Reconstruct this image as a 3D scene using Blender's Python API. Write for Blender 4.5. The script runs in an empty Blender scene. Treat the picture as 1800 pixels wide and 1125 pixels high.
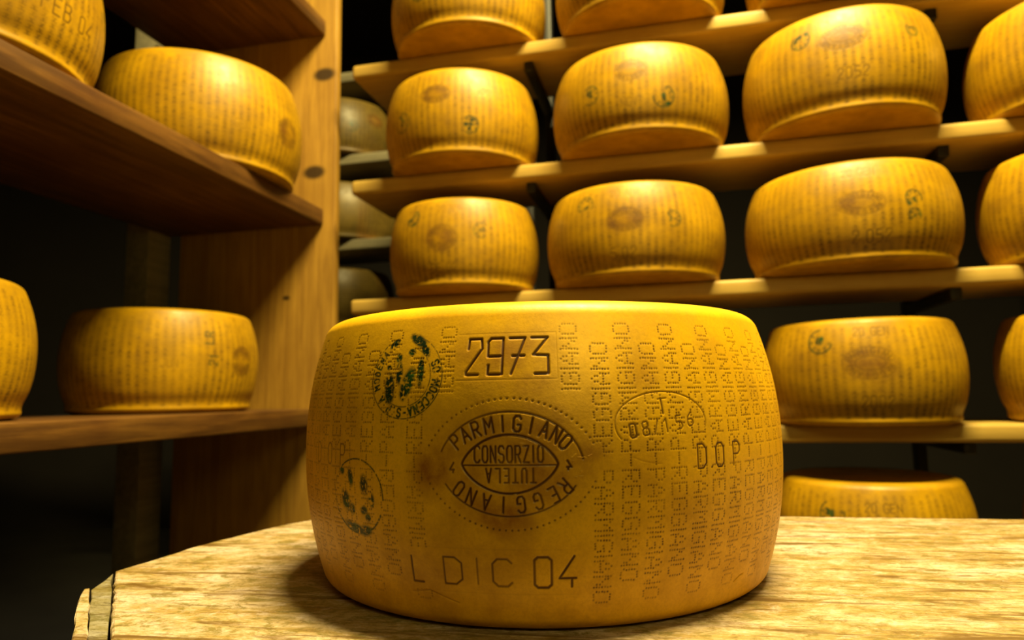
import bpy, bmesh, math, random
import numpy as np
from mathutils import Vector, Matrix
random.seed(7)
SC = bpy.context.scene
COL = SC.collection

# ------------------------------------------------------------------ camera, world, lights, exposure
EYE = 1.06                                   # eye height above the floor
F_PX, HORIZON, ROLL = 1200.0, 695.0, math.radians(-1.0)
th = math.atan((HORIZON - 562.5) / F_PX)
fwd = Vector((0, math.cos(th), math.sin(th))); up0 = Vector((0, -math.sin(th), math.cos(th))); rt0 = Vector((1, 0, 0))
cr, sr = math.cos(ROLL), math.sin(ROLL)
rt = cr * rt0 + sr * up0; up = -sr * rt0 + cr * up0
cam = bpy.data.cameras.new('camera'); camo = bpy.data.objects.new('camera', cam); COL.objects.link(camo)
camo.matrix_world = Matrix(((rt.x, up.x, -fwd.x, 0), (rt.y, up.y, -fwd.y, 0), (rt.z, up.z, -fwd.z, EYE), (0, 0, 0, 1)))
cam.sensor_width = 36; cam.lens = 36 * F_PX / 1800; cam.clip_start = .02
cam.dof.use_dof = True; cam.dof.focus_distance = .50; cam.dof.aperture_fstop = 6.3
SC.camera = camo

world = bpy.data.worlds.new('dim_store'); SC.world = world; world.use_nodes = True
bg = world.node_tree.nodes['Background']; bg.inputs[0].default_value = (1, .55, .18, 1); bg.inputs[1].default_value = .006

def area_light(loc, power, size, color, target=None):
    l = bpy.data.lights.new('area_light', 'AREA'); l.shape = 'DISK'; l.size = size; l.energy = power; l.color = color
    o = bpy.data.objects.new('area_light', l); COL.objects.link(o); o.location = loc
    if target: o.rotation_euler = (Vector(target) - Vector(loc)).to_track_quat('-Z', 'Y').to_euler()
    return o
WARM = (1.0, .82, .33)
tube = area_light((.55, .62, EYE + 2.55), 285, 1.2, WARM)                                # fluorescent tube over the aisle
tube.data.shape = 'RECTANGLE'; tube.data.size = 1.05; tube.data.size_y = .12; tube.rotation_euler = (0, 0, -.232)
area_light((.22, -.16, EYE + .46), 2.1, .35, (1.0, .82, .22), (.05, .7, EYE))            # unseen fill light added to brighten the face of the foreground wheel
area_light((-2.1, 3.6, 1.35), 3.0, .4, (1.0, .85, .5))                             # unseen light added for the next aisle, set low to reach only the floor
vs = SC.view_settings
vs.view_transform = 'Standard'; vs.look = 'None'; vs.gamma = 1; vs.use_curve_mapping = False; vs.exposure = 0.0

# ------------------------------------------------------------------ helpers
def tag(o, label=None, cat=None, group=None, kind=None):
    if label: o['label'] = label
    if cat: o['category'] = cat
    if group: o['group'] = group
    if kind: o['kind'] = kind
    return o
def empty(name, loc, rz=0, **k):
    o = bpy.data.objects.new(name, None); COL.objects.link(o); o.location = loc; o.rotation_euler = (0, 0, rz)
    return tag(o, **k)
def link(name, me, mat, parent=None):
    if mat and not me.materials: me.materials.append(mat)
    o = bpy.data.objects.new(name, me); COL.objects.link(o)
    if parent: o.parent = parent
    return o
def box(name, x0, x1, y0, y1, z0, z1, mat, parent=None, bevel=.003, seg=2, cuts=0):
    bm = bmesh.new()
    bmesh.ops.create_cube(bm, size=1)
    for v in bm.verts:
        v.co = ((x0 + x1) / 2 + v.co.x * (x1 - x0), (y0 + y1) / 2 + v.co.y * (y1 - y0), (z0 + z1) / 2 + v.co.z * (z1 - z0))
    if bevel: bmesh.ops.bevel(bm, geom=list(bm.edges), offset=bevel, segments=seg, affect='EDGES', profile=.5)
    me = bpy.data.meshes.new(name); bm.to_mesh(me); bm.free()
    if bevel:
        for p in me.polygons: p.use_smooth = True
        me.set_sharp_from_angle(angle=math.radians(50))
    return link(name, me, mat, parent)

# ------------------------------------------------------------------ materials
class NT:
    def __init__(s, name):
        s.m = bpy.data.materials.new(name); s.m.use_nodes = True; s.t = s.m.node_tree
        s.p = s.t.nodes['Principled BSDF']; s.out = s.t.nodes['Material Output']
    def n(s, ty, **k):
        x = s.t.nodes.new(ty)
        for a, b in k.items(): setattr(x, a, b)
        return x
    def l(s, a, b): s.t.links.new(a, b)
    def coords(s, scale=(1, 1, 1), loc=(0, 0, 0)):
        c = s.n('ShaderNodeTexCoord'); m = s.n('ShaderNodeMapping'); m.inputs['Scale'].default_value = scale; m.inputs['Location'].default_value = loc
        s.l(c.outputs['Object'], m.inputs['Vector']); return m.outputs[0]
    def noise(s, vec, scale, detail=4, rough=.55, dist=0):
        x = s.n('ShaderNodeTexNoise'); s.l(vec, x.inputs['Vector'])
        x.inputs['Scale'].default_value = scale; x.inputs['Detail'].default_value = detail; x.inputs['Roughness'].default_value = rough; x.inputs['Distortion'].default_value = dist
        return x.outputs[0]
    def ramp(s, fac, stops):
        r = s.n('ShaderNodeValToRGB'); s.l(fac, r.inputs[0]); e = r.color_ramp.elements
        while len(e) < len(stops): e.new(.5)
        for i, (p, c) in enumerate(stops):
            e[i].position = p; e[i].color = (*c, 1) if not isinstance(c, float) else (c, c, c, 1)
        return r.outputs[0]
    def mix(s, fac, a, b, mode='MIX'):
        x = s.n('ShaderNodeMix', data_type='RGBA', blend_type=mode)
        for sock, v in ((x.inputs[0], fac), (x.inputs[6], a), (x.inputs[7], b)):
            if isinstance(v, (int, float)): sock.default_value = v
            elif isinstance(v, tuple): sock.default_value = (*v, 1)
            else: s.l(v, sock)
        return x.outputs[2]
    def math(s, op, a, b=0.0, clamp=False):
        x = s.n('ShaderNodeMath', operation=op, use_clamp=clamp)
        for i, v in enumerate((a, b)):
            if isinstance(v, (int, float)): x.inputs[i].default_value = v
            else: s.l(v, x.inputs[i])
        return x.outputs[0]
    def bump(s, h, strength, dist, prev=None):
        b = s.n('ShaderNodeBump'); b.inputs['Strength'].default_value = strength; b.inputs['Distance'].default_value = dist
        s.l(h, b.inputs['Height'])
        if prev: s.l(prev, b.inputs['Normal'])
        return b.outputs[0]
    def done(s, color, rough, normal=None, spec=.5):
        if isinstance(color, tuple): s.p.inputs['Base Color'].default_value = (*color, 1)
        else: s.l(color, s.p.inputs['Base Color'])
        if isinstance(rough, float): s.p.inputs['Roughness'].default_value = rough
        else: s.l(rough, s.p.inputs['Roughness'])
        s.p.inputs['Specular IOR Level'].default_value = spec
        if normal: s.l(normal, s.p.inputs['Normal'])
        return s.m

def rind_material(name, hi, lo, mark, wear=1.0, seed=0.0, stainc=(.24, .078, .004)):
    m = NT(name)
    v = m.coords(loc=(seed, seed * .7, 0))
    big = m.noise(v, 9, 5, .6); mid = m.noise(v, 38, 6, .65); fine = m.noise(v, 420, 3, .7)
    base = m.mix(m.ramp(big, [(.36, 0.0), (.66, 1.0)]), lo, hi)
    base = m.mix(m.ramp(mid, [(.42, .0), (.72, .35 * wear)]), base, tuple(c * .62 for c in lo))
    base = m.mix(m.ramp(fine, [(.38, .18 * wear), (.55, 0.0)]), base, tuple(c * .5 for c in lo))
    a = m.n('ShaderNodeAttribute', attribute_name='marks'); sep = m.n('ShaderNodeSeparateColor'); m.l(a.outputs['Color'], sep.inputs[0])
    stain = m.math('MULTIPLY', sep.outputs[2], m.ramp(mid, [(.3, .35), (.65, 1.0)]))
    base = m.mix(stain, base, stainc)
    base = m.mix(sep.outputs[0], base, mark)
    inkn = m.ramp(m.noise(v, 300, 3, .7), [(.34, .35), (.46, 1.0)])
    ink = m.math('MULTIPLY', sep.outputs[1], inkn)
    green = m.mix(m.ramp(m.noise(v, 55, 3), [(.5, 0.0), (.68, 1.0)]), (.008, .026, .010), (.025, .085, .014))
    base = m.mix(ink, base, green)
    nb = m.bump(mid, .2, .0015); nb = m.bump(fine, .12, .0005, nb)
    rough = m.ramp(mid, [(.3, .36), (.7, .52)])
    return m.done(base, rough, nb, .35)
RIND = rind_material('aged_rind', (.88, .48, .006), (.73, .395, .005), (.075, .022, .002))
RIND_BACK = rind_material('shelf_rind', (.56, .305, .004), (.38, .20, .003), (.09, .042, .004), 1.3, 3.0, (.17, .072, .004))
RIND_SHADED = rind_material('shaded_rind', (.18, .115, .02), (.11, .07, .012), (.04, .02, .004), 1.3, 6.0)  # dimness of the rear rack put into the rind colour

def wood_material(name, light, mid, dark, scale=(1, 1, 1), streak=.5, rough=.6, knots=(), bump=.3, fleck=.0):
    """grain runs along local X"""
    m = NT(name)
    v = m.coords((scale[0] * 1.0, scale[1] * 1.0, scale[2] * 1.0))
    g = m.coords((scale[0] * 1.5, scale[1] * 26, scale[2] * 26))
    n1 = m.noise(g, 2.2, 7, .62, .6); n2 = m.noise(v, 5, 5, .6)
    fineg = m.noise(m.coords((scale[0] * 5, scale[1] * 130, scale[2] * 130)), 2.5, 4, .7)
    c = m.mix(m.ramp(n2, [(.32, 0.0), (.68, 1.0)]), mid, light)
    c = m.mix(m.ramp(n1, [(.40, streak), (.60, 0.0)]), c, dark)
    c = m.mix(m.ramp(fineg, [(.33, streak * .8), (.47, 0.0)]), c, dark)
    for (x, y, z, r) in knots:
        cc = m.n('ShaderNodeTexCoord'); d = m.n('ShaderNodeVectorMath', operation='DISTANCE'); mp = m.n('ShaderNodeMapping')
        mp.inputs['Scale'].default_value = (.62, 1, 1); m.l(cc.outputs['Object'], mp.inputs[0]); m.l(mp.outputs[0], d.inputs[0])
        d.inputs[1].default_value = (x * .62, y, z)
        c = m.mix(m.ramp(d.outputs['Value'], [(r * .7, 1.0), (r * 1.25, 0.0)]), c, tuple(q * .25 for q in dark))
    h = m.math('ADD', n1, m.math('MULTIPLY', fineg, .6))
    return m.done(c, rough, m.bump(h, bump, .002), .3)

def table_material(name='worn_table_wood', K=(1, 1, 1)):
    T = lambda a, b, c: (a * K[0] * .78, b * K[1] * .78, c * K[2] * .78)
    m = NT(name)
    v = m.coords(); g = m.coords((2.2, 20, 20)); fg = m.coords((9, 110, 110)); wide = m.coords((3.5, 11, 11))
    n1 = m.noise(g, 3.0, 8, .66, .7); n2 = m.noise(wide, 2.6, 7, .66, .4); fgn = m.noise(fg, 2.2, 5, .75, .3); sp = m.noise(v, 150, 5, .75)
    mott = m.noise(m.coords((13, 19, 19)), 3.0, 8, .76, .5)
    c = m.ramp(n2, [(.32, T(.26, .15, .035)), (.44, T(.42, .28, .10)), (.55, T(.54, .40, .25)), (.68, T(.68, .54, .50))])
    c = m.mix(m.ramp(mott, [(.40, .9), (.50, 0.0)]), c, T(.20, .15, .03))
    c = m.mix(m.ramp(mott, [(.54, .0), (.66, .75)]), c, T(.70, .56, .54))
    grit = m.noise(m.coords((60, 130, 130)), 2.2, 6, .8, .5)
    c = m.mix(m.ramp(grit, [(.38, .6), (.50, 0.0)]), c, T(.27, .18, .05)); c = m.mix(m.ramp(grit, [(.54, .0), (.66, .5)]), c, T(.72, .58, .52))
    c = m.mix(m.ramp(n1, [(.37, .95), (.47, 0.0)]), c, T(.14, .07, .01))
    c = m.mix(m.ramp(fgn, [(.34, .8), (.44, 0.0)]), c, T(.12, .06, .012))
    c = m.mix(m.ramp(sp, [(.34, .6), (.43, 0.0)]), c, T(.15, .09, .02))
    h = m.math('ADD', m.math('ADD', n1, fgn), m.math('MULTIPLY', sp, .5))
    return m.done(c, .62, m.bump(h, .55, .0016), .3)

TABLE = table_material()
BATTEN = wood_material('grey_batten_wood', (.36, .29, .15), (.26, .21, .10), (.12, .08, .03), streak=.5, rough=.7)
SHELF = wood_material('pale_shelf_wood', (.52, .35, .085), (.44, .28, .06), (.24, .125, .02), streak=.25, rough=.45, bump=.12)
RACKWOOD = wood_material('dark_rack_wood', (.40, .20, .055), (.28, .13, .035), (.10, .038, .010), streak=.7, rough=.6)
STEEL = NT('black_steel').done((.012, .010, .008), .5)
DARKPOST = wood_material('grey_post_wood', (.30, .26, .16), (.22, .19, .12), (.10, .08, .05), streak=.4)

# ------------------------------------------------------------------ stroke fonts
STROKE = {
 'A': [[(0, 0), (.3, 1), (.6, 0)], [(.12, .36), (.48, .36)]], 'C': [[(.58, .86), (.45, 1), (.15, 1), (0, .82), (0, .18), (.15, 0), (.45, 0), (.58, .14)]],
 'D': [[(0, 0), (0, 1), (.35, 1), (.56, .8), (.56, .2), (.35, 0), (0, 0)]], 'E': [[(.5, 1), (0, 1), (0, 0), (.5, 0)], [(0, .52), (.4, .52)]],
 'F': [[(.5, 1), (0, 1), (0, 0)], [(0, .52), (.4, .52)]], 'B': [[(0, 0), (0, 1), (.4, 1), (.5, .8), (.4, .54), (0, .54)], [(.4, .54), (.56, .3), (.42, 0), (0, 0)]],
 'G': [[(.58, .84), (.45, 1), (.15, 1), (0, .82), (0, .18), (.15, 0), (.45, 0), (.58, .16), (.58, .44), (.34, .44)]],
 'I': [[(.15, 0), (.15, 1)]], 'J': [[(.5, 1), (.5, .2), (.35, 0), (.1, 0), (0, .2)]], 'L': [[(0, 1), (0, 0), (.5, 0)]],
 'M': [[(0, 0), (0, 1), (.33, .4), (.66, 1), (.66, 0)]], 'N': [[(0, 0), (0, 1), (.56, 0), (.56, 1)]],
 'O': [[(.15, 0), (0, .18), (0, .82), (.15, 1), (.42, 1), (.57, .82), (.57, .18), (.42, 0), (.15, 0)]],
 'P': [[(0, 0), (0, 1), (.4, 1), (.54, .86), (.54, .6), (.4, .48), (0, .48)]],
 'R': [[(0, 0), (0, 1), (.4, 1), (.54, .86), (.54, .62), (.4, .48), (0, .48)], [(.25, .48), (.56, 0)]],
 'S': [[(.55, .85), (.42, 1), (.14, 1), (0, .86), (0, .64), (.14, .52), (.42, .48), (.56, .36), (.56, .14), (.42, 0), (.14, 0), (0, .15)]],
 'T': [[(0, 1), (.56, 1)], [(.28, 1), (.28, 0)]], 'U': [[(0, 1), (0, .18), (.15, 0), (.42, 0), (.56, .18), (.56, 1)]], 'V': [[(0, 1), (.28, 0), (.56, 1)]],
 'Z': [[(0, 1), (.56, 1), (0, 0), (.56, 0)]], '-': [[(.05, .5), (.4, .5)]], '/': [[(0, 0), (.4, 1)]], '.': [[(.12, 0), (.13, .03)]], ' ': [],
 '0': [[(.1, 0), (0, .1), (0, .9), (.1, 1), (.4, 1), (.5, .9), (.5, .1), (.4, 0), (.1, 0)]], '1': [[(.05, .8), (.25, 1), (.25, 0)]],
 '2': [[(.05, .72), (.08, 1), (.52, 1), (.56, .72), (.0, .08), (0, 0), (.42, 0)]], '3': [[(.0, 1), (.56, 1), (.05, .52), (.56, .5), (.56, 0), (.1, 0)]],
 '4': [[(.42, 0), (.42, .25)], [(.5, 1), (0, .28), (.56, .28)]], '5': [[(.5, 1), (.05, 1), (0, .55), (.4, .55), (.54, .4), (.54, .15), (.4, 0), (.05, 0)]],
 '6': [[(.45, 1), (.1, .7), (0, .4), (0, .12), (.12, 0), (.4, 0), (.52, .14), (.52, .38), (.4, .5), (.06, .5)]],
 '7': [[(.0, 1), (.54, 1), (.05, 0)], [(.1, .5), (.5, .5)]],
 '8': [[(.14, .52), (.03, .66), (.03, .88), (.14, 1), (.4, 1), (.5, .88), (.5, .66), (.4, .52), (.14, .52), (0, .38), (0, .12), (.14, 0), (.4, 0), (.54, .12), (.54, .38), (.4, .52)]],
 '9': [[(.02, .25), (0, 0), (.5, 0), (.54, 1), (.1, 1), (.0, .9), (.0, .5), (.46, .5)]],
}
WIDTH = {'I': .3, 'M': .68, '.': .2, '-': .45, '/': .4, '1': .35, ' ': .35}
DOTS = {'P': '11110 10001 10001 11110 10000 10000 10000', 'A': '00100 01010 01010 10001 11111 10001 10001', 'R': '11110 10001 10001 11110 10100 10010 10001',
 'M': '10001 11011 10101 10101 10001 10001 10001', 'I': '00100 00100 00100 00100 00100 00100 00100', 'G': '01110 10001 10000 10111 10001 10001 01110',
 'N': '10001 11001 11001 10101 10011 10011 10001', 'O': '01110 10001 10001 10001 10001 10001 01110', 'E': '11111 10000 10000 11110 10000 10000 11111',
 '-': '00000 00000 00000 11111 00000 00000 00000'}

def vnoise(shape, cell, rng):
    h, w = int(shape[0] / cell) + 3, int(shape[1] / cell) + 3
    g = rng.random((h, w)); y = np.arange(shape[0]) / cell; x = np.arange(shape[1]) / cell
    yi, xi = y.astype(int), x.astype(int); fy = (y - yi)[:, None]; fx = (x - xi)[None, :]
    fy = fy * fy * (3 - 2 * fy); fx = fx * fx * (3 - 2 * fx)
    return (g[yi][:, xi] * (1 - fy) * (1 - fx) + g[yi + 1][:, xi] * fy * (1 - fx) + g[yi][:, xi + 1] * (1 - fy) * fx + g[yi + 1][:, xi + 1] * fy * fx)

class Canvas:
    """marks pressed and stamped into the rind; u runs round the side, v up it, both in mm"""
    def __init__(s, u0, u1, v0, v1, step, seed=1):
        s.U = np.arange(u0, u1 + step / 2, step); s.V = np.arange(v0, v1 + step / 2, step); s.step = step
        sh = (len(s.V), len(s.U)); s.mark = np.zeros(sh); s.ink = np.zeros(sh); s.stain = np.zeros(sh); s.dep = np.zeros(sh); s.part = np.zeros(sh, int)
        s.rng = np.random.default_rng(seed)
    def seg(s, arr, x0, y0, x1, y1, w, a=1.0, dep=0.0, soft=None):
        soft = soft if soft is not None else max(.35, s.step * .8)
        m = w / 2 + soft
        i0, i1 = np.searchsorted(s.V, [min(y0, y1) - m, max(y0, y1) + m]); j0, j1 = np.searchsorted(s.U, [min(x0, x1) - m, max(x0, x1) + m])
        if i0 >= i1 or j0 >= j1: return
        X, Y = np.meshgrid(s.U[j0:j1], s.V[i0:i1]); dx, dy = x1 - x0, y1 - y0; L = dx * dx + dy * dy
        t = np.clip(((X - x0) * dx + (Y - y0) * dy) / L, 0, 1) if L > 1e-9 else 0
        d = np.hypot(X - x0 - t * dx, Y - y0 - t * dy)
        k = np.clip((m - d) / (2 * soft), 0, 1); k = k * k * (3 - 2 * k)
        sub = arr[i0:i1, j0:j1]; np.maximum(sub, k * a, out=sub)
        if dep: q = s.dep[i0:i1, j0:j1]; np.maximum(q, k * dep, out=q)
    def poly(s, arr, pts, w, a=1.0, dep=0.0, soft=None):
        for p, q in zip(pts[:-1], pts[1:]): s.seg(arr, *p, *q, w, a, dep, soft)
    def text(s, arr, txt, u, v, h, w, a=1.0, dep=0.0, rot=0.0, wid=1.0, gap=.22, flip=False):
        """straight line of strokes, centred on (u, v)"""
        tot = sum((WIDTH.get(c, .57) * wid + gap) for c in txt) - gap; x = -tot / 2; c_, s_ = math.cos(rot), math.sin(rot)
        for ch in txt:
            for pl in STROKE[ch]:
                pts = []
                for (px, py) in pl:
                    X = (x + px * wid) * h; Y = (py - .5) * h; X = -X if flip else X
                    pts.append((u + X * c_ - Y * s_, v + X * s_ + Y * c_))
                s.poly(arr, pts, w, a, dep)
            x += WIDTH.get(ch, .57) * wid + gap
    def arc(s, arr, txt, cu, cv, rx, ry, a0, a1, h, w, a=1.0, dep=0.0, wid=1.0, tilt=0.0, wob=0.0):
        """letters clockwise round an ellipse, tops outward; a0, a1 in degrees clockwise from the top"""
        ct, st = math.cos(tilt), math.sin(tilt)
        for i, ch in enumerate(txt):
            t = math.radians(a0 + (a1 - a0) * (i / max(1, len(txt) - 1)))
            ex, ey = rx * math.sin(t), ry * math.cos(t); tx, ty = rx * math.cos(t), -ry * math.sin(t); L = math.hypot(tx, ty); tx /= L; ty /= L; nx, ny = -ty, tx
            hh = h * (1 + wob * (s.rng.random() - .5))
            for pl in STROKE[ch]:
                pts = []
                for (px, py) in pl:
                    X = (px - WIDTH.get(ch, .57) / 2) * wid * hh; Y = (py - .5) * hh
                    qx, qy = ex + tx * X + nx * Y, ey + ty * X + ny * Y
                    pts.append((cu + qx * ct - qy * st, cv + qx * st + qy * ct))
                s.poly(arr, pts, w, a, dep)
    def ell(s, cu, cv, rx, ry, a0=0, a1=360, n=72, tilt=0.0, p=1.0):
        ct, st = math.cos(tilt), math.sin(tilt); out = []
        for i in range(n + 1):
            t = math.radians(a0 + (a1 - a0) * i / n); x = math.sin(t); y = math.cos(t)
            y = math.copysign(abs(y) ** p, y)
            x, y = rx * x, ry * y; out.append((cu + x * ct - y * st, cv + x * st + y * ct))
        return out
    def column(s, u, v, txt, sign, pitch, cross=2.05, r=.70, a=.95, dep=.18, skip=0, lean=0.0):
        """dotted letters read up (sign 1) or down (sign -1) from height v"""
        ncol = [1 if c == 'I' else 5 for c in txt]
        al = len(txt) * pitch / (sum(k - 1 for k in ncol) + 1.75 * len(txt)) if len(txt) > 1 else 1.75; pos = .8 * al
        for i, ch in enumerate(txt):
            start = pos; pos += (ncol[i] - 1 + 1.75) * al
            if i < skip: continue
            rows = [q[2] for q in DOTS[ch].split()] if ch == 'I' else DOTS[ch].split()
            for ry, row in enumerate(rows):
                for cx, b in enumerate(row):
                    if b == '0': continue
                    along = start + cx * al; acr = (3 - ry) * cross
                    vv = v + sign * along; uu = u - sign * acr + lean * (vv - 116)
                    ja = s.rng.normal(0, .12, 2)
                    fade = max(.15, min(1, (vv - 8) / 18)) * max(.3, min(1, (222 - vv) / 12))
                    s.seg(s.mark, uu + ja[0], vv + ja[1], uu + ja[0], vv + ja[1], r * 2, a * fade * (.75 + .5 * s.rng.random()), dep * fade)
    def blob(s, arr, cu, cv, rx, ry, tilt=0, a=1.0, soft=.25):
        X, Y = np.meshgrid(s.U - cu, s.V - cv); ct, st = math.cos(tilt), math.sin(tilt)
        d = np.hypot((X * ct + Y * st) / rx, (-X * st + Y * ct) / ry)
        k = np.clip((1 + soft - d) / (2 * soft), 0, 1); np.maximum(arr, k * a, out=arr)
    def region(s, k, cu, cv, rx, ry, tilt=0, rect=False):
        X, Y = np.meshgrid(s.U - cu, s.V - cv); ct, st = math.cos(tilt), math.sin(tilt)
        a, b = (X * ct + Y * st) / rx, (-X * st + Y * ct) / ry
        s.part[((np.abs(a) < 1) & (np.abs(b) < 1)) if rect else (a * a + b * b < 1)] = k

def side_radius(z, R, Rt, H, belly=0.0):
    k = 2 * z / H - 1
    return Rt + (R - Rt) * (1 - np.abs(k) ** 2.1) * (1 + belly * k)

def build_wheel(cv, R, Rt, H, parts, mat, root, seed=1, shoulder=.013, lump=.0012, lip=0.0):
    """one barrel surface; the canvas covers the marked side, the rest is coarser; split into parts by cv.part"""
    rng = np.random.default_rng(seed)
    Um = cv.U / 1000 / R; nU = len(Um)
    gap = 2 * math.pi - (Um[-1] - Um[0]); nb = max(24, int(gap / .045))
    phi = np.concatenate([Um, Um[-1] + gap * np.arange(1, nb) / nb]); n = len(phi)
    z = cv.V / 1000; z = np.clip(z, 0, H); r = side_radius(z, R, Rt, H)
    # rounded shoulders: pull the outline in near top and bottom
    def rnd(d, s): q = np.clip(1 - d / s, 0, 1); return s * (1 - np.sqrt(np.clip(1 - q * q, 0, 1)))
    r = r + lip * np.exp(-((z - .008) / .007) ** 2) - lip * .5 * np.exp(-((z - .027) / .012) ** 2)
    r = r - rnd(H - z, shoulder) - rnd(z, shoulder * .8)
    rr = np.repeat(r[:, None], n, 1); zz = np.repeat(z[:, None], n, 1)
    # slow unevenness of a hand-turned wheel
    un = np.zeros_like(rr)
    for k in range(2, 9):
        un += rng.normal(0, 1) / k * np.sin(k * phi + rng.random() * 6)[None, :] * np.cos((rng.random() * 3) + zz * 12 * rng.random())
    rr = rr + un * lump * .6
    dep = np.zeros_like(rr); dep[:, :nU] = cv.dep / 1000; rr = rr - dep
    x = rr * np.sin(phi)[None, :]; y = -rr * np.cos(phi)[None, :]
    verts = np.stack([x, y, zz], -1).reshape(-1, 3)
    rows = len(z)
    # caps
    capr = [.93, .8, .6, .4, .2, .06]; cap = []
    for zc, row in ((H, rows - 1), (0.0, 0)):
        for f in capr:
            zt = zc + (.0015 * math.sin(f * 9) - (.002 if zc else -.002) * (1 - f) if True else 0)
            zt = max(zt, .0) if zc == 0 else zt
            cap.append(np.stack([x[row] * f, y[row] * f, np.full(n, zt if zc else .0)], -1))
        cap.append(np.array([[0, 0, zc - (.002 if zc else 0)]]))
    verts = np.concatenate([verts] + cap)
    j = np.arange(n); jn = (j + 1) % n; faces = []
    I, J = np.meshgrid(np.arange(rows - 1), j, indexing='ij'); JN = (J + 1) % n
    q = np.stack([I * n + J, I * n + JN, (I + 1) * n + JN, (I + 1) * n + J], -1).reshape(-1, 4)
    lab = np.zeros((rows - 1, n), int); lab[:, :nU - 1] = cv.part[:-1, :-1]; lab = lab.reshape(-1)
    o = rows * n; quads = [q]; labs = [lab]; tris = []
    for ci, row in ((0, rows - 1), (1, 0)):
        prev = row * n + j; pn = row * n + jn
        for f in range(len(capr)):
            a, b = o + f * n + j, o + f * n + jn
            quads.append(np.stack([prev, pn, b, a] if ci == 0 else [pn, prev, a, b], -1)); labs.append(np.zeros(n, int)); prev, pn = a, b
        c = o + len(capr) * n
        tris.append(np.stack([prev, pn, np.full(n, c)] if ci == 0 else [pn, prev, np.full(n, c)], -1)); o = c + 1
    quads = np.concatenate(quads); labs = np.concatenate(labs); tris = np.concatenate(tris)
    colr = np.zeros((len(verts), 4), np.float32); colr[:, 3] = 1
    g = np.zeros((rows, n, 3)); g[:, :nU, 0] = cv.mark; g[:, :nU, 1] = cv.ink; g[:, :nU, 2] = cv.stain
    colr[:rows * n, :3] = g.reshape(-1, 3)
    out = []
    for k, (nm, label) in parts.items():
        qs = quads[labs == k]; ts = tris if k == 0 else np.zeros((0, 3), int)
        if not len(qs): continue
        used = np.unique(np.concatenate([qs.ravel(), ts.ravel()])); rm = np.full(len(verts), -1); rm[used] = np.arange(len(used))
        me = bpy.data.meshes.new(nm)
        loops = np.concatenate([rm[qs].ravel(), rm[ts].ravel()]).astype(np.int32)
        starts = np.concatenate([np.arange(len(qs)) * 4, len(qs) * 4 + np.arange(len(ts)) * 3]).astype(np.int32)
        me.vertices.add(len(used)); me.vertices.foreach_set('co', verts[used].astype(np.float32).ravel())
        me.loops.add(len(loops)); me.loops.foreach_set('vertex_index', loops)
        me.polygons.add(len(starts)); me.polygons.foreach_set('loop_start', starts)
        me.update(calc_edges=True)
        me.polygons.foreach_set('use_smooth', np.ones(len(starts), bool))
        at = me.attributes.new('marks', 'FLOAT_COLOR', 'POINT'); at.data.foreach_set('color', colr[used].ravel())
        ob = link(nm, me, mat, root)
        if label: ob['label'] = label
        out.append(ob)
    return out

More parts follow.
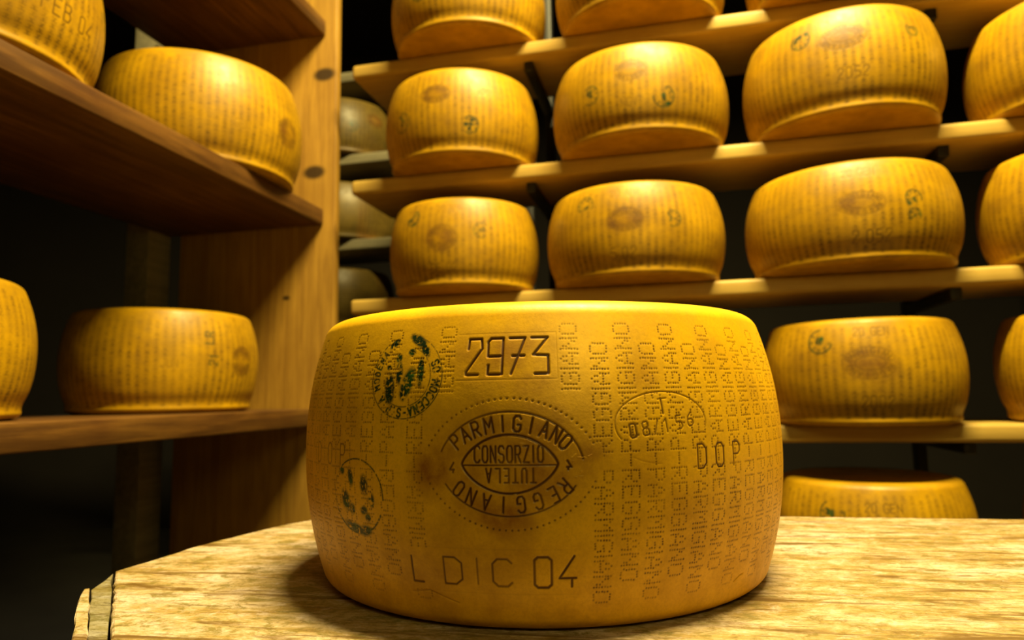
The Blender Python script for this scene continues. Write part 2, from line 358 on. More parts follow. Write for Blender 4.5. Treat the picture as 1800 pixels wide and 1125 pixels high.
# ------------------------------------------------------------------ the wheel on the table
def main_wheel():
    R, Rt, H = .225, .205, .231
    cv = Canvas(-360, 360, 0, 231, .55, 5)
    mk = cv.mark
    # columns of dotted lettering
    cols = [(34, 0), (53.5, 1), (72.5, 0), (91.5, 1), (110.5, 0), (129, 1), (148, 0), (167, 1), (186, 0), (205, 1), (224, 0), (243, 1), (262, 0), (281, 1), (300, 0), (319, 1), (338, 0),
            (-102, 0), (-127, 1), (-148, 0), (-168, 1), (-188, 0), (-208, 1), (-227, 0), (-246, 1), (-265, 0), (-284, 1), (-303, 0), (-322, 1), (-341, 0)]
    for i, (u, t) in enumerate(cols):
        A, pa, B, pb = (('REGGIANO', 9.75, 'PARMIGIANO', 9.25) if t == 0 else ('PARMIGIANO', 9.25, 'REGGIANO', 9.75))
        ln = -.012 if u < 0 else .012
        fa = .78 if u > 0 else .62
        cv.column(u, 121, A, 1, pa, lean=ln, a=fa); cv.column(u, 111, B, -1, pb, lean=ln, a=fa)
        cv.column(u, 111.5, '-', 1, 9.0, a=fa)
    for u in (13, -79): cv.column(u, 121, 'PARMIGIANO', 1, 9.25, skip=4, a=.5)
    # clear the ground of the plates
    def clear(cu, cvv, rx, ry, rect=False, k=0.0):
        X, Y = np.meshgrid((cv.U - cu) / rx, (cv.V - cvv) / ry)
        m = ((np.abs(X) < 1) & (np.abs(Y) < 1)) if rect else (np.abs(X) ** 1.6 + np.abs(Y) ** 1.6 < 1)
        mk[m] *= k; cv.dep[m] *= k
    clear(-31, 115.5, 66, 48); clear(-33, 190, 37, 17, True); clear(-50, 42, 63, 15, True)
    # number and date
    cv.text(mk, '2973', -32.5, 189.5, 25.5, 1.8, 1.0, .6, wid=.82, gap=.17)
    for (a, b, c, d) in ((-70, 206, 4, 206), (4, 206, 4, 173), (4, 173, -70, 173)): cv.seg(mk, a, b, c, d, .5, .18, .12)
    DT = 18.5; dt = lambda ch, u, v=42.5, hh=DT, w=1.5, a=.8, wd=1.1: cv.text(mk, ch, u, v, hh, w, a, .5, wid=wd)
    dt('L', -104, 41, 18, 1.6, .9, .95); dt('D', -75, 42, 19, 1.4, .8, 1.3); dt('I', -56.5, 42.5, 18, 1.3, .6); dt('C', -38.5, 42, 19, 1.5, .8, 1.25)
    dt('0', -8.5, 42.5, 21, 1.9, .95, 1.15); dt('4', 8.2, 43, 21, 1.7, .95, 1.0)
    for (a, b, c, d) in ((-108, 58, 16, 58), (-85, 27, 16, 27)): cv.seg(mk, a, b, c, d, .5, .12, .12)
    # oval brand: dotted lens, outline, inner lens, words
    cu, cvv = -31, 115.5
    def lens(rx, ry, a0=0, a1=360, n=90, p=.56):
        out = []
        for i in range(n + 1):
            t = math.radians(a0 + (a1 - a0) * i / n); x, y = math.sin(t), math.cos(t)
            yy = math.copysign(max(0, 1 - x * x) ** p, y); out.append((cu + rx * x, cvv + ry * yy))
        return out
    pts = lens(63, 44.5, n=720, p=.62); acc = 0
    for p, q in zip(pts[:-1], pts[1:]):
        acc += math.hypot(q[0] - p[0], q[1] - p[1])
        if acc > 4.1 and abs(p[0] - cu) < 59: acc = 0; cv.seg(mk, *p, *p, 1.5, .75, .4)
    cv.poly(mk, lens(51, 35.5, -74, 84), 1.3, .85, .6); cv.poly(mk, lens(51, 35, 118, 244), 1.3, .8, .5)
    cv.poly(mk, lens(33.5, 19.8, p=.72), 1.7, 1.0, .8); cv.seg(mk, cu - 33, cvv - .8, cu + 33, cvv - .8, 1.1, .95, .6)
    cv.arc(mk, 'PARMIGIANO', cu, cvv, 46, 27.3, -56, 58, 10.5, 1.6, .97, .8, wid=.82)
    cv.arc(mk, 'REGGIANO', cu, cvv, 46, 27.5, 124, 232, 10.5, 1.5, .95, .8, wid=.82)
    cv.text(mk, 'CONSORZIO', cu - .5, cvv + 6.6, 11, 1.35, .97, .7, wid=.58, gap=.19)
    cv.text(mk, 'TUTELA', cu + 1, cvv - 7.8, 9.4, 1.35, .97, .7, rot=math.pi, wid=.62, gap=.3)
    cv.text(mk, '4', cu - 41, cvv - 2.5, 6.5, 1.3, .95, .6, wid=.9); cv.text(mk, '4', cu + 41, cvv - 1, 6, 1.6, .95, .6, wid=.9, flip=True)
    cv.blob(cv.stain, cu, cvv - 2, 60, 42, 0, .62, .30)
    cv.blob(cv.stain, cu - 2, cvv - 34, 19, 17, 0, 1, .75); cv.blob(cv.stain, cu - 54, cvv - 4, 17, 15, .3, .95, .7); cv.blob(cv.stain, cu + 50, cvv + 1, 15, 13, 0, .8, .8)
    cv.blob(cv.stain, cu + 12, 173, 16, 9, 0, .5, .8); cv.blob(cv.stain, 66, 176, 14, 10, .4, .5, .9); cv.blob(cv.stain, -20, 55, 45, 20, 0, .5, .8); cv.blob(cv.stain, -30, 190, 36, 16, 0, .38, .5)
    cv.blob(cv.stain, 0, 30, 300, 55, 0, .3, .9)
    # scraped flecks of rind standing proud in the brand
    for (a, b, n) in ((-80, 119, 4), (-22, 130, 4), (16, 118, 5), (-20, 113, 2), (-33, 93, 3), (11, 107, 3)):
        for _ in range(n):
            x, y = a + cv.rng.normal(0, 3.5), b + cv.rng.normal(0, 1.8); cv.seg(cv.stain, x, y, x + cv.rng.normal(0, 2), y + cv.rng.normal(0, 1), .5, 0, 0)
            i, j = int((y) / .55), int((x + 360) / .55)
            L = int(abs(cv.rng.normal(0, 4))) + 2; sl = cv.rng.normal(0, .5)
            for k in range(L):
                ii, jj = i + int(k * sl), j + k
                cv.dep[ii, jj] = -.4; mk[ii, jj] *= .2
    # approval number in its ring, D.O.P.
    cv.poly(mk, cv.ell(80.5, 141, 37.5, 21.8, -118, 100, 90), .7, .62, .4); cv.poly(mk, cv.ell(80.5, 134, 37.5, 21, 185, 222, 30), .6, .2, .1)
    cv.text(mk, 'I', 80, 152.5, 10.5, 1.2, .85, .5, rot=.1); cv.seg(mk, 77, 157.5, 84, 158.2, .8, .6, .3)
    for ch, u, v in (('0', 56.5, 136.3), ('8', 66, 137.5), ('/', 74.2, 138), ('1', 82, 139.2), ('5', 93.5, 141), ('6', 103.5, 143)):
        cv.text(mk, ch, u, v, 9.4, 1.4 if ch == '0' else .95, .75, .4, rot=.13, wid=.95)
    for ch, u in (('D', 112.5), ('.', 121.5), ('O', 130.5), ('P', 150)): cv.text(mk, ch, u, 116.5, 17, 1.4, .95, .4, wid=.85)
    for ch, u in (('D', -219), ('O', -198), ('P', -178)): cv.text(mk, ch, u, 119, 16, 1.2, .7, .3, wid=.7)
    cv.poly(mk, [(-112, 24), (-96, 26.5), (-84, 22.5), (-73, 19)], .6, .45, .7); cv.poly(mk, [(158, 20), (165, 23.5), (170, 24)], .9, .4, .8)
    # green ink stamps
    ink = cv.ink
    def stamp(cu, cvv, rx, ry, tilt, k):
        ring = cv.ell(cu, cvv, rx, ry, tilt=tilt); inner = cv.ell(cu, cvv, rx * .70, ry * .72, tilt=tilt)
        if k == 1:
            cv.poly(ink, cv.ell(cu, cvv, rx, ry, -282, -48, tilt=tilt), .8, 1); cv.poly(ink, cv.ell(cu, cvv, rx, ry, 12, 80, tilt=tilt), .7, .9)
            cv.poly(ink, cv.ell(cu, cvv, rx * .70, ry * .72, 20, 205, tilt=tilt), .8, .9)
            cv.arc(ink, 'MODENA', cu, cvv, rx * .86, ry * .86, 245, 303, 5.4, 1.3, 1, 0, wid=.85, tilt=tilt)
            cv.arc(ink, 'SO MOCCENA-S.P.A', cu, cvv, rx * .86, ry * .86, 62, 222, 6.0, 1.5, 1, 0, wid=.85, tilt=tilt)
            for (x, y, a, b, t) in ((-13.5, -9, 4.8, 11.5, .12), (-5.5, 3, 3.2, 8.5, .1), (3.0, -5, 5.2, 12, -.35), (14, 3, 2.9, 11, .02), (9, 26.5, 9, 3.8, -.5), (16.5, 19, 3.2, 6, .6), (-14, 25, 5.5, 2.6, .6), (4.5, 18, 3.6, 2.6, 0), (-7.5, 14, 3.2, 3, .7), (-16, 7, 2.6, 1.8, 0), (-1, -13, 2, 5, .3)):
                cv.blob(ink, cu + x, cvv + y, a, b, t, 1, .22)
        else:
            cv.poly(ink, cv.ell(cu, cvv, rx, ry, -35, 95, tilt=tilt), 1.1, 1); cv.poly(ink, cv.ell(cu, cvv, rx, ry, 120, 250, tilt=tilt), 1.6, .9); cv.poly(ink, cv.ell(cu, cvv, rx, ry, 250, 320, tilt=tilt), .6, .6)
            for (x, y, a, b, t) in ((-7, 14, 3, 7, .2), (9, 9, 4.2, 7, .1), (-14, -4, 5, 8, .3), (-6, -10, 3.5, 4, 0), (8, -10, 4, 3, .2), (12, -15, 3, 3, .3), (17, -2, 3, 5, 0), (-3, -24, 14, 3.4, -.25), (8, -25, 7, 4, .1), (-18, 18, 3, 3, .5)):
                cv.blob(ink, cu + x, cvv + y, a, b, t, .95, .3)
    stamp(-114, 177, 32.5, 30.5, -.12, 1); stamp(-160, 89, 29, 27.5, .05, 2)
    holes = vnoise(ink.shape, 3.2, cv.rng); holes2 = vnoise(ink.shape, 7, cv.rng)
    ink *= np.clip((holes * .6 + holes2 * .4 - .22) * 8, 0, 1)
    # uneven pressing of the letters
    mk *= .72 + .5 * vnoise(mk.shape, 40, cv.rng)
    np.clip(mk, 0, 1, out=mk)
    cv.stain += .28 * np.clip(vnoise(mk.shape, 70, cv.rng) - .45, 0, 1) * 2; np.clip(cv.stain, 0, 1, out=cv.stain)
    # parts
    cv.region(3, -33, 189.5, 37, 17, rect=True); cv.region(4, -46, 42.5, 62, 15.5, rect=True)
    X, Y = np.meshgrid((cv.U + 31) / 65, (cv.V - 115.5) / 46.5); cv.part[np.abs(Y) < 1 - np.clip(np.abs(X), 0, 1) ** 1.75] = 2
    si = ink > .35; left = cv.V[:, None] > 132
    cv.part[si & left] = 1; cv.part[si & ~left] = 5
    root = empty('parmesan_cheese', (.027, .694, EYE - .162), 0, label='large golden cheese wheel stamped 2973 standing on the worn table in the foreground', cat='cheese')
    build_wheel(cv, R, Rt, H, {0: ('rind', None), 1: ('ink_stamp', 'round green ink stamp left of the number'), 2: ('oval_brand', 'dark brown pressed oval brand'), 3: ('number_plate', 'pressed number 2973'),
                4: ('date_plate', 'pressed month and year of making'), 5: ('ink_stamp', 'round green ink stamp low on the left side')}, RIND, root, 3, shoulder=.011)
    return root
main_wheel()

# ------------------------------------------------------------------ wheels on the racks
def shelf_wheel(px, py, pz, D, H, marks, label, group, seed, phi0=None, step=1.5, back=False, ratio=.885, stripe=.92):
    """marks: (kind, fx, fv, ...) with fx = sideways place on the face seen (-1..1), fv = height (0..1)"""
    R = D / 2; Rm, Hm = R * 1000, H * 1000; half = Rm * 1.75
    cv = Canvas(-half, half, 0, Hm, step, seed); rng = cv.rng; parts = {0: ('rind', None)}
    cv.V[-1] = Hm
    pit = 17.5; u = -half + rng.random() * pit; i = 0
    ovs = [m for m in marks if m[0] == 'oval']
    while u < half:
        top = Hm * (.88 + .03 * (i % 2)); bot = Hm * (.10 - .03 * (i % 2))
        v = bot
        while v < top:
            hh = 6 + 2 * rng.random(); a = stripe * (.5 + .7 * rng.random()) * (1.2 - .6 * v / Hm)
            du = (rng.random() - .5) * 5
            cv.seg(cv.mark, u - 4.6, v, u + 4.6, v, 2.0, a * .8, .12); cv.seg(cv.mark, u + du, v, u - du, v + hh * .7, 2.4, a * .9, .12); cv.seg(cv.mark, u - 4, v + hh * .7, u + 4, v + hh * .7, 1.7, a * .7, .1)
            v += hh + 2.2
        u += pit; i += 1
    for m in marks:
        uu = Rm * math.asin(max(-.98, min(.98, m[1]))); vv = m[2] * Hm
        if m[0] == 'oval':
            rx, ry, a = m[3], m[4], m[5]
            X, Y = np.meshgrid((cv.U - uu) / rx / 1.12, (cv.V - vv) / ry / 1.12); msk = X * X + Y * Y < 1; cv.mark[msk] *= .15
            a = min(1, a * 1.25); rx *= 1.12; ry *= 1.12; cv.blob(cv.stain, uu, vv, rx, ry, 0, a, .25); cv.poly(cv.mark, cv.ell(uu, vv, rx, ry), 2.0, .55, .3); cv.poly(cv.mark, cv.ell(uu, vv, rx * .55, ry * .45), 2.0, .6, .3)
            cv.arc(cv.mark, 'PARMIGIANO', uu, vv, rx * .8, ry * .76, -70, 70, ry * .36, 2.0, .75, .3); cv.arc(cv.mark, 'REGGIANO', uu, vv, rx * .8, ry * .76, 110, 250, ry * .36, 2.0, .75, .3)
            k = len(parts); parts[k] = ('oval_brand', 'brown pressed oval brand'); cv.region(k, uu, vv, rx * 1.06, ry * 1.06)
        elif m[0] == 'text':
            X, Y = np.meshgrid((cv.U - uu) / (len(m[3]) * m[4] * .45), (cv.V - vv) / (m[4] * .6)); cv.mark[(np.abs(X) < 1) & (np.abs(Y) < 1)] *= .25
            cv.text(cv.mark, m[3], uu, vv, m[4], 2.6, m[5], .3, wid=.95)
    for m in marks:
        uu = Rm * math.asin(max(-.98, min(.98, m[1]))); vv = m[2] * Hm
        if m[0] == 'stamp':
            r, a = m[3] * 1.15, min(1, m[4] * 1.15)
            tmp = np.zeros_like(cv.ink); t0 = rng.random() * 360
            cv.poly(tmp, cv.ell(uu, vv, r, r, t0, t0 + 250), 3.0, a); cv.arc(tmp, 'MODENA', uu, vv, r * .78, r * .78, t0, t0 + 200, r * .3, 1.8, a * .9)
            for _ in range(4): cv.blob(tmp, uu + rng.normal(0, r * .28), vv + rng.normal(0, r * .28), r * (.12 + .15 * rng.random()), r * (.2 + .2 * rng.random()), rng.random() * 3, a, .3)
            np.maximum(cv.ink, tmp, out=cv.ink); k = len(parts); parts[k] = ('ink_stamp', 'green ink stamp'); cv.region(k, uu, vv, r * 1.1, r * 1.1)
        elif m[0] == 'inktext':
            tmp = np.zeros_like(cv.ink); cv.text(tmp, m[3], uu, vv, m[4], 3.4, m[5], 0, rot=m[6]); np.maximum(cv.ink, tmp, out=cv.ink)
            k = len(parts); parts[k] = ('ink_mark', 'green inked writing'); cv.region(k, uu, vv, m[4] * .8, m[4] * 1.1, rect=True)
    cv.mark *= .55 + .8 * vnoise(cv.mark.shape, 30, rng); np.clip(cv.mark, 0, 1, out=cv.mark)
    cv.stain += .5 * np.clip(vnoise(cv.mark.shape, 45, rng) - .5, 0, 1) * 2; np.clip(cv.stain, 0, 1, out=cv.stain)
    face = math.atan2(-px, py) * -1 if phi0 is None else phi0     # turn the marked side to where the camera stands
    root = empty('parmesan_cheese', (px, py, EYE + pz + .0012), -face if phi0 is None else phi0, label=label, cat='cheese', group=group)
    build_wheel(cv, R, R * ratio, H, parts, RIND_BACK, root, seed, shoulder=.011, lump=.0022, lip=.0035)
    return root
def copy_tree(o, parent=None):
    c = o.copy(); COL.objects.link(c)
    if parent: c.parent = parent
    if o.type == 'MESH': c.material_slots[0].link = 'OBJECT'; c.material_slots[0].material = RIND_SHADED
    for ch in list(o.children): copy_tree(ch, c)
    return c

# rack across the aisle: t runs along it to the right, n into it
TD = Vector((.97318, -.23005, 0)); ND = Vector((.23005, .97318, 0)); RACK_RZ = math.atan2(TD.y, TD.x)
S = {1: .925, 2: .593, 3: .263, 4: -.078, 5: -.420, 6: -.74}
NF = 1.67
def rack_pt(t, n, z): p = TD * t + ND * n; return (p.x, p.y, EYE + z)
rack = empty('cheese_rack', rack_pt(0, NF, -EYE), RACK_RZ, label='tall rack of pale wooden shelves filled with cheese wheels behind the table', cat='rack')
def bar(name, t0, t1, n0, n1, z0, z1, mat, parent, bevel=.004):
    return box(name, t0, t1, n0 - NF, n1 - NF, EYE + z0, EYE + z1, mat, parent, bevel, 3)
for k, z in S.items():
    bar('shelf_board', -.842, 2.3, NF, NF + .27, z - .040, z, SHELF, rack, .009)
    for t in (-.345, .62, 1.6):
        bar('bearer', t - .012, t + .012, NF + .03, NF + .34, z - .066, z - .0405, STEEL, rack, .002)
for t in (-.345, .62, 1.6):
    bar('upright', t - .012, t + .012, NF + .34, NF + .38, -EYE, 1.7, STEEL, rack, .002)

G = 'cheese wheels on the rack behind the table'
O = lambda fx, fv, rx=38, ry=24, a=.55: ('oval', fx, fv, rx, ry, a)
ST = lambda fx, fv, r=19, a=.8: ('stamp', fx, fv, r, a)
TX = lambda fx, fv, t, h=18, a=.5: ('text', fx, fv, t, h, a)
W = [ # x, y (centre direction), shelf, D, H, marks, label
 ((-.105, 1.80), 1, .425, .235, [ST(-.60, .42), ST(.09, .40, 22, .95), O(-.3, .75, 30, 18, .3)], 'cheese wheel cut by the top edge, leftmost on the top shelf of the back rack'),
 ((.345, 1.68), 1, .43, .235, [TX(0, .6, 'GEN 02')], 'cheese wheel cut by the top edge, curved underside showing, second on the top shelf'),
 ((.81, 1.57), 1, .43, .235, [TX(0, .6, 'GEN 02')], 'cheese wheel above the top edge whose shadow falls on the top shelf'),
 ((-.129, 1.849), 2, .423, .238, [O(-.33, .66, 33, 21, .85), TX(.35, .66, 'APR 02', 17, .45), ST(-.74, .42, 22, .7), ST(.09, .30, 18, .9)], 'cheese wheel with a dark oval brand upper left, leftmost on the second shelf down'),
 ((.334, 1.679), 2, .437, .228, [O(-.08, .64, 32, 23, .35), ST(-.5, .46, 19, .75), ST(.26, .34, 21, .95), TX(-.1, .3, 'NOV', 18, .5)], 'cheese wheel with green stamps either side of its brand, middle of second shelf down'),
 ((.792, 1.566), 2, .438, .245, [O(.07, .66, 42, 24, .8), ST(-.32, .74, 18, .9), ST(.67, .70, 13, .7), TX(.07, .87, '20 GEN', 16, .5), TX(.14, .32, '2052', 22, .75)], 'big cheese wheel with dark brown oval brand, third on the second shelf down'),
 ((1.262, 1.43), 2, .44, .24, [TX(.3, .6, 'GEN 02')], 'cheese wheel cut by the right edge on the second shelf down'),
 ((-.128, 1.883), 3, .415, .238, [O(-.29, .52, 33, 28, .95), ST(-.66, .78, 17, .9), ST(.2, .6, 17, .55), TX(-.2, .85, '20 APR', 15, .4), TX(-.27, .2, 'DE 02', 20, .65)], 'cheese wheel with a round dark brown brand, leftmost on the third shelf down'),
 ((.312, 1.69), 3, .436, .228, [O(-.09, .56, 36, 24, .7), ST(-.51, .77, 18, .75), ST(.4, .56, 16, .7), TX(-.09, .85, '20 APR', 16, .45), TX(-.12, .22, '5.02', 24, .75)], 'cheese wheel with green stamps beside its oval, middle of the third shelf down'),
 ((.774, 1.536), 3, .447, .225, [O(.12, .53, 42, 22, .5), ST(.54, .56, 15, .8), ST(.54, .40, 12, .7), TX(.12, .84, '20 GEN', 16, .5), TX(.2, .22, '2.052', 24, .8)], 'wide cheese wheel, two small green marks right of its oval, third shelf down'),
 ((1.255, 1.42), 3, .44, .24, [TX(.3, .6, 'GEN 02')], 'cheese wheel cut by the right edge on the third shelf down'),
 ((-.13, 1.87), 4, .42, .235, [O(0, .55)], 'cheese wheel hidden behind the stamped wheel, left on the fourth shelf down'),
 ((.32, 1.72), 4, .43, .235, [O(0, .55)], 'cheese wheel hidden behind the stamped wheel, second on the fourth shelf down'),
 ((.815, 1.61), 4, .427, .236, [ST(-.35, .79, 22, .9), O(.1, .57, 47, 30, .5), TX(.13, .86, '20 GEN', 17, .6), TX(.15, .22, '2002', 22, .6)], 'cheese wheel with wide oval and round green stamp, right of the foreground wheel'),
 ((1.30, 1.47), 4, .44, .24, [TX(.3, .6, 'GEN 02')], 'cheese wheel cut by the right edge on the fourth shelf down'),
 ((.825, 1.63), 5, .42, .235, [ST(-.35, .73, 22, .9), TX(.13, .8, '20 GEN', 17, .6), O(.1, .5, 44, 28, .4)], 'cheese wheel on the lowest shelf seen, half hidden by the table edge'),
 ((1.35, 1.50), 5, .43, .235, [TX(.3, .6, 'GEN 02')], 'cheese wheel cut by the right edge just above the table'),
 ((.36, 1.74), 5, .43, .235, [O(0, .55)], 'cheese wheel on the lowest shelf hidden behind the table and the stamped wheel'),
]
NC = 1.735
wheels = []
for i, ((x, y), sh, D, H, marks, lab) in enumerate(W):
    p = Vector((x, y, 0)); k = NC / p.dot(ND); D *= k; H *= .965 * (k + 1) / 2
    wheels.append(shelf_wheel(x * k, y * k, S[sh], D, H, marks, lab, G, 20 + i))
# a second rack close behind, seen through the gap at its left end
rear = empty('cheese_rack', rack_pt(0, NF, -EYE), RACK_RZ, label='dim rack seen through the dark gap beside the knotty end panel', cat='rack')
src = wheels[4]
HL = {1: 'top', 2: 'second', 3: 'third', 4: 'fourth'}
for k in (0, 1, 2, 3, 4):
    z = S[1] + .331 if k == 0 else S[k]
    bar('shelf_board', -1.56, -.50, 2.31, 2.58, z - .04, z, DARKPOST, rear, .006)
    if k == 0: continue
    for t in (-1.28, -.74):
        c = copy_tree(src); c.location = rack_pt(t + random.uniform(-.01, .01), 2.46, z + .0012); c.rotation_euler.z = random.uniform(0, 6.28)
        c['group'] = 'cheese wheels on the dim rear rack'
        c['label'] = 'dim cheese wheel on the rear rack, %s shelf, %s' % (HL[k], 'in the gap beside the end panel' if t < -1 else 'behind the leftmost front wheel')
for t in (-1.53, -.54):
    bar('upright', t - .02, t + .02, 2.60, 2.64, -EYE, 1.7, STEEL, rear, .002)

# ------------------------------------------------------------------ rack at the left: a runs along it away from the camera, n to its right
AL = math.radians(12.8); UL = Vector((math.sin(AL), math.cos(AL), 0)); NL = Vector((UL.y, -UL.x, 0))
def left_pt(a, n, z): p = UL * a + NL * n; return (p.x, p.y, EYE + z)
LR_RZ = math.atan2(UL.y, UL.x)          # local x along the rack, local y = -n
lrack = empty('cheese_rack', left_pt(0, -.94, -EYE), LR_RZ, label='dark brown wooden rack with a knotty end panel receding on the left', cat='rack')
def lbar(name, a0, a1, n0, n1, z0, z1, mat, bevel=.003):
    return box(name, a0, a1, -n1 - .94, -n0 - .94, EYE + z0, EYE + z1, mat, lrack, bevel, 2)
LS = [1.105, .537, -.027, -.60]
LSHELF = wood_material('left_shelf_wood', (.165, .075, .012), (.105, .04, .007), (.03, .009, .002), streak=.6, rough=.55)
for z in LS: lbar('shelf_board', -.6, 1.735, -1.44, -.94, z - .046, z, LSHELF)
panel = lbar('side_panel', 1.737, 1.765, -1.41, -.905, -EYE, 1.75, None)
panel.data.materials.clear()
def vertical_wood(name, light, mid, dark, knots=(), streak=.5):
    m = NT(name); g = m.coords((24, 24, 1.4)); n1 = m.noise(g, 2.0, 7, .6, .8); n2 = m.noise(m.coords(), 4, 4, .6); fg = m.noise(m.coords((120, 120, 5)), 2.4, 4, .7)
    c = m.mix(m.ramp(n2, [(.3, 0.0), (.7, 1.0)]), mid, light); c = m.mix(m.ramp(n1, [(.40, streak), (.60, 0.0)]), c, dark); c = m.mix(m.ramp(fg, [(.33, streak * .7), (.47, 0.0)]), c, dark)
    for (x, y, z, r) in knots:
        cc = m.n('ShaderNodeTexCoord'); mp = m.n('ShaderNodeMapping'); mp.inputs['Scale'].default_value = (0, .8, 1.35); m.l(cc.outputs['Object'], mp.inputs[0])
        d = m.n('ShaderNodeVectorMath', operation='DISTANCE'); m.l(mp.outputs[0], d.inputs[0]); d.inputs[1].default_value = (0, y * .8, z * 1.35)
        c = m.mix(m.ramp(d.outputs['Value'], [(r * .75, .92), (r * 1.2, 0.0)]), c, tuple(q * .12 for q in dark))
    return m.done(c, .55, m.bump(n1, .25, .002), .3)
def panel_knot(px, py):                     # where the photographed knots sit on the panel
    d = (fwd + rt * ((px - 900) / F_PX) - up * ((py - 562.5) / F_PX)); q = d * (1.737 / d.dot(UL))
    return (0, -(q.dot(NL)) - .94, q.z + EYE, .027 if px > 510 else .009)
panel.data.materials.append(vertical_wood('panel_wood', (.40, .22, .03), (.31, .16, .02), (.12, .045, .006), [panel_knot(570, 131), panel_knot(552, 303), panel_knot(503, 524)], .4))
lbar('back_post', 1.68, 1.77, -1.55, -1.47, -EYE, 1.75, DARKPOST)
lbar('back_post', -.45, -.36, -1.55, -1.47, -EYE, 1.75, DARKPOST)
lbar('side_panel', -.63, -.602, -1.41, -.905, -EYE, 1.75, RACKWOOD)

GL = 'cheese wheels on the dark rack at the left'
def lw(a, n, z, D, H, marks, lab, seed):
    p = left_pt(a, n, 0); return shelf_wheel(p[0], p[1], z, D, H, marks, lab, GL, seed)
lw(1.46, -1.135, LS[1], .492, .258, [O(.80, .44, 34, 31, 1), TX(.35, .35, 'GEN', 18, .3)], 'bright cheese wheel overhanging the upper left shelf beside the knotty end panel', 61)
lw(1.43, -1.195, LS[2], .43, .232, [O(.77, .5, 30, 30, .8), ('inktext', .43, .72, 'LR', 20, .8, 1.5), ('inktext', .47, .5, '21', 20, .8, 1.5), TX(.05, .46, 'JUN', 16, .55), TX(.7, .82, '20.06', 15, .5)], 'cheese wheel with a green inked mark on the lower left shelf beside the end panel', 62)
lw(.83, -1.155, LS[1], .475, .255, [TX(.70, .34, 'FEB 04', 27, 1), ST(.95, .6, 22, .4), O(.80, .74, 34, 22, .6), ST(.36, .66, 20, .8)], 'cheese wheel pressed FEB in the top left corner of the photo', 63)
lw(.80, -1.20, LS[2], .43, .225, [ST(.35, .2, 20, .95), O(.30, .5, 28, 24, .5)], 'cheese wheel cut by the left edge on the lower left shelf', 64)

# ------------------------------------------------------------------ table
def slab(name, pts, ztop, thick, mat, parent, jag=.0007, inset=.0025, sub=.012, seed=1):
    rng = np.random.default_rng(seed); P = []
    for (a, b) in zip(pts, pts[1:] + pts[:1]):
        a, b = np.array(a), np.array(b); L = np.linalg.norm(b - a); n = max(1, int(L / sub)); nr = np.array([-(b - a)[1], (b - a)[0]]) / L
        for i in range(n): P.append(a + (b - a) * i / n + (nr * rng.normal(0, jag) if i else 0))
    P = np.array(P); nx = np.roll(P, -1, 0) - np.roll(P, 1, 0); nrm = np.stack([-nx[:, 1], nx[:, 0]], 1); nrm /= np.linalg.norm(nrm, axis=1)[:, None]
    area = .5 * np.sum(P[:, 0] * np.roll(P[:, 1], -1) - np.roll(P[:, 0], -1) * P[:, 1]); nrm *= 1 if area > 0 else -1
    bm = bmesh.new(); rings = []
    for (ins, z) in ((inset, 0), (inset * .3, -inset * .3), (0, -inset), (0, -thick + inset), (inset, -thick)):
        rings.append([bm.verts.new((*(p + q * ins), ztop + z + (rng.normal(0, .0003) if z else 0))) for p, q in zip(P, nrm)])
    n = len(P)
    for r1, r2 in zip(rings[:-1], rings[1:]):
        for i in range(n): bm.faces.new((r1[i], r1[(i + 1) % n], r2[(i + 1) % n], r2[i]))
    bm.faces.new(rings[0]); bm.faces.new(rings[-1])
    bmesh.ops.recalc_face_normals(bm, faces=bm.faces)
    me = bpy.data.meshes.new(name); bm.to_mesh(me); bm.free(); return link(name, me, mat, parent)
TZ = EYE - .163; TS = math.atan(-.171)      # slope of the grain
table = empty('wooden_table', (.1, .68, 0), TS, label='worn pale wooden work table holding the stamped cheese wheel', cat='table')
ct, st_ = math.cos(-TS), math.sin(-TS)
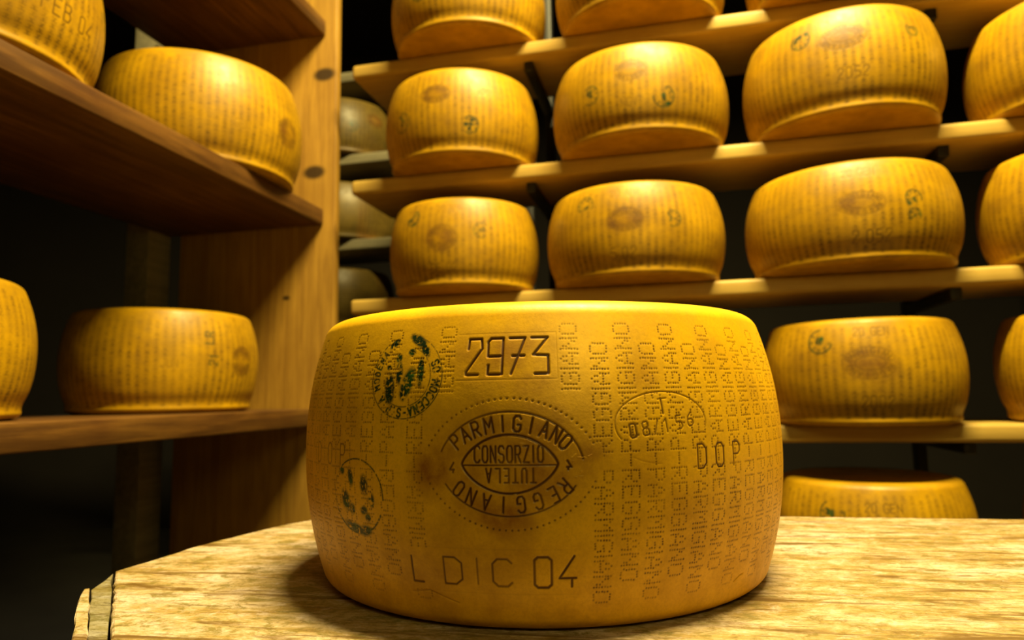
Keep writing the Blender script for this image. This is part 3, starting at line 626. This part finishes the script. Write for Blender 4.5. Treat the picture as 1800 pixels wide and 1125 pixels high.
def tl(p): x, y = p[0] - .1, p[1] - .68; return (x * ct - y * st_, x * st_ + y * ct)
main_pts = [(1.3, .752), (.628, .867), (.348, .914), (.10, .957), (-.16, .992), (-.245, .982), (-.274, .954), (-.302, .919), (-.326, .872), (-.363, .79), (-.376, .734), (-.390, .686), (-.2815, .492), (-.15, .468), (.3, .391), (1.3, .221)]
slab('tabletop', [tl(p) for p in main_pts], TZ, .042, TABLE, table, seed=2)
slab('end_batten', [tl(p) for p in [(-.3912, .6845), (-.383, .654), (-.3785, .629), (-.2985, .4955), (-.2830, .4910)]], TZ - .0022, .038, table_material('grey_batten', (.55, .62, .6)), table, .0004, .0008, .03, seed=3)
slab('edge_strip', [tl(p) for p in [(-.3797, .629), (-.3835, .627), (-.367, .593), (-.341, .547), (-.3085, .4925), (-.2997, .4955)]], TZ - .0010, .040, TABLE, table, .0007, .0012, .018, seed=4)
for (x, y) in ((-.28, .66), (-.24, .52), (1.15, .70), (1.12, .31)):
    a, b = tl((x, y)); box('leg', a - .03, a + .03, b - .03, b + .03, 0, TZ - .042, BATTEN, table, .004)

# ------------------------------------------------------------------ the store room
FL = NT('stone_floor'); fv_ = FL.coords(); FLOOR = FL.done(FL.mix(FL.noise(fv_, 3, 6), (.035, .03, .02), (.07, .06, .04)), .6, FL.bump(FL.noise(fv_, 30, 5), .3, .003))
WM = NT('dim_plaster'); WALL = WM.done(WM.mix(WM.noise(WM.coords(), 2, 6), (.02, .015, .012), (.035, .027, .02)), .85)
def struct(name, *a): o = box(name, *a, bevel=0); o['kind'] = 'structure'; return o
struct('floor', -4.5, 4.5, -2.5, 6, -.05, 0, FLOOR)
struct('ceiling', -4.5, 4.5, -2.5, 6, 4.2, 4.25, WALL)
struct('wall_back', -4.5, 4.5, 6, 6.1, 0, 4.2, WALL)
struct('wall_front', -4.5, 4.5, -2.6, -2.5, 0, 4.2, WALL)
struct('wall_left', -4.6, -4.5, -2.5, 6, 0, 4.2, WALL)
struct('wall_right', 4.5, 4.6, -2.5, 6, 0, 4.2, WALL)
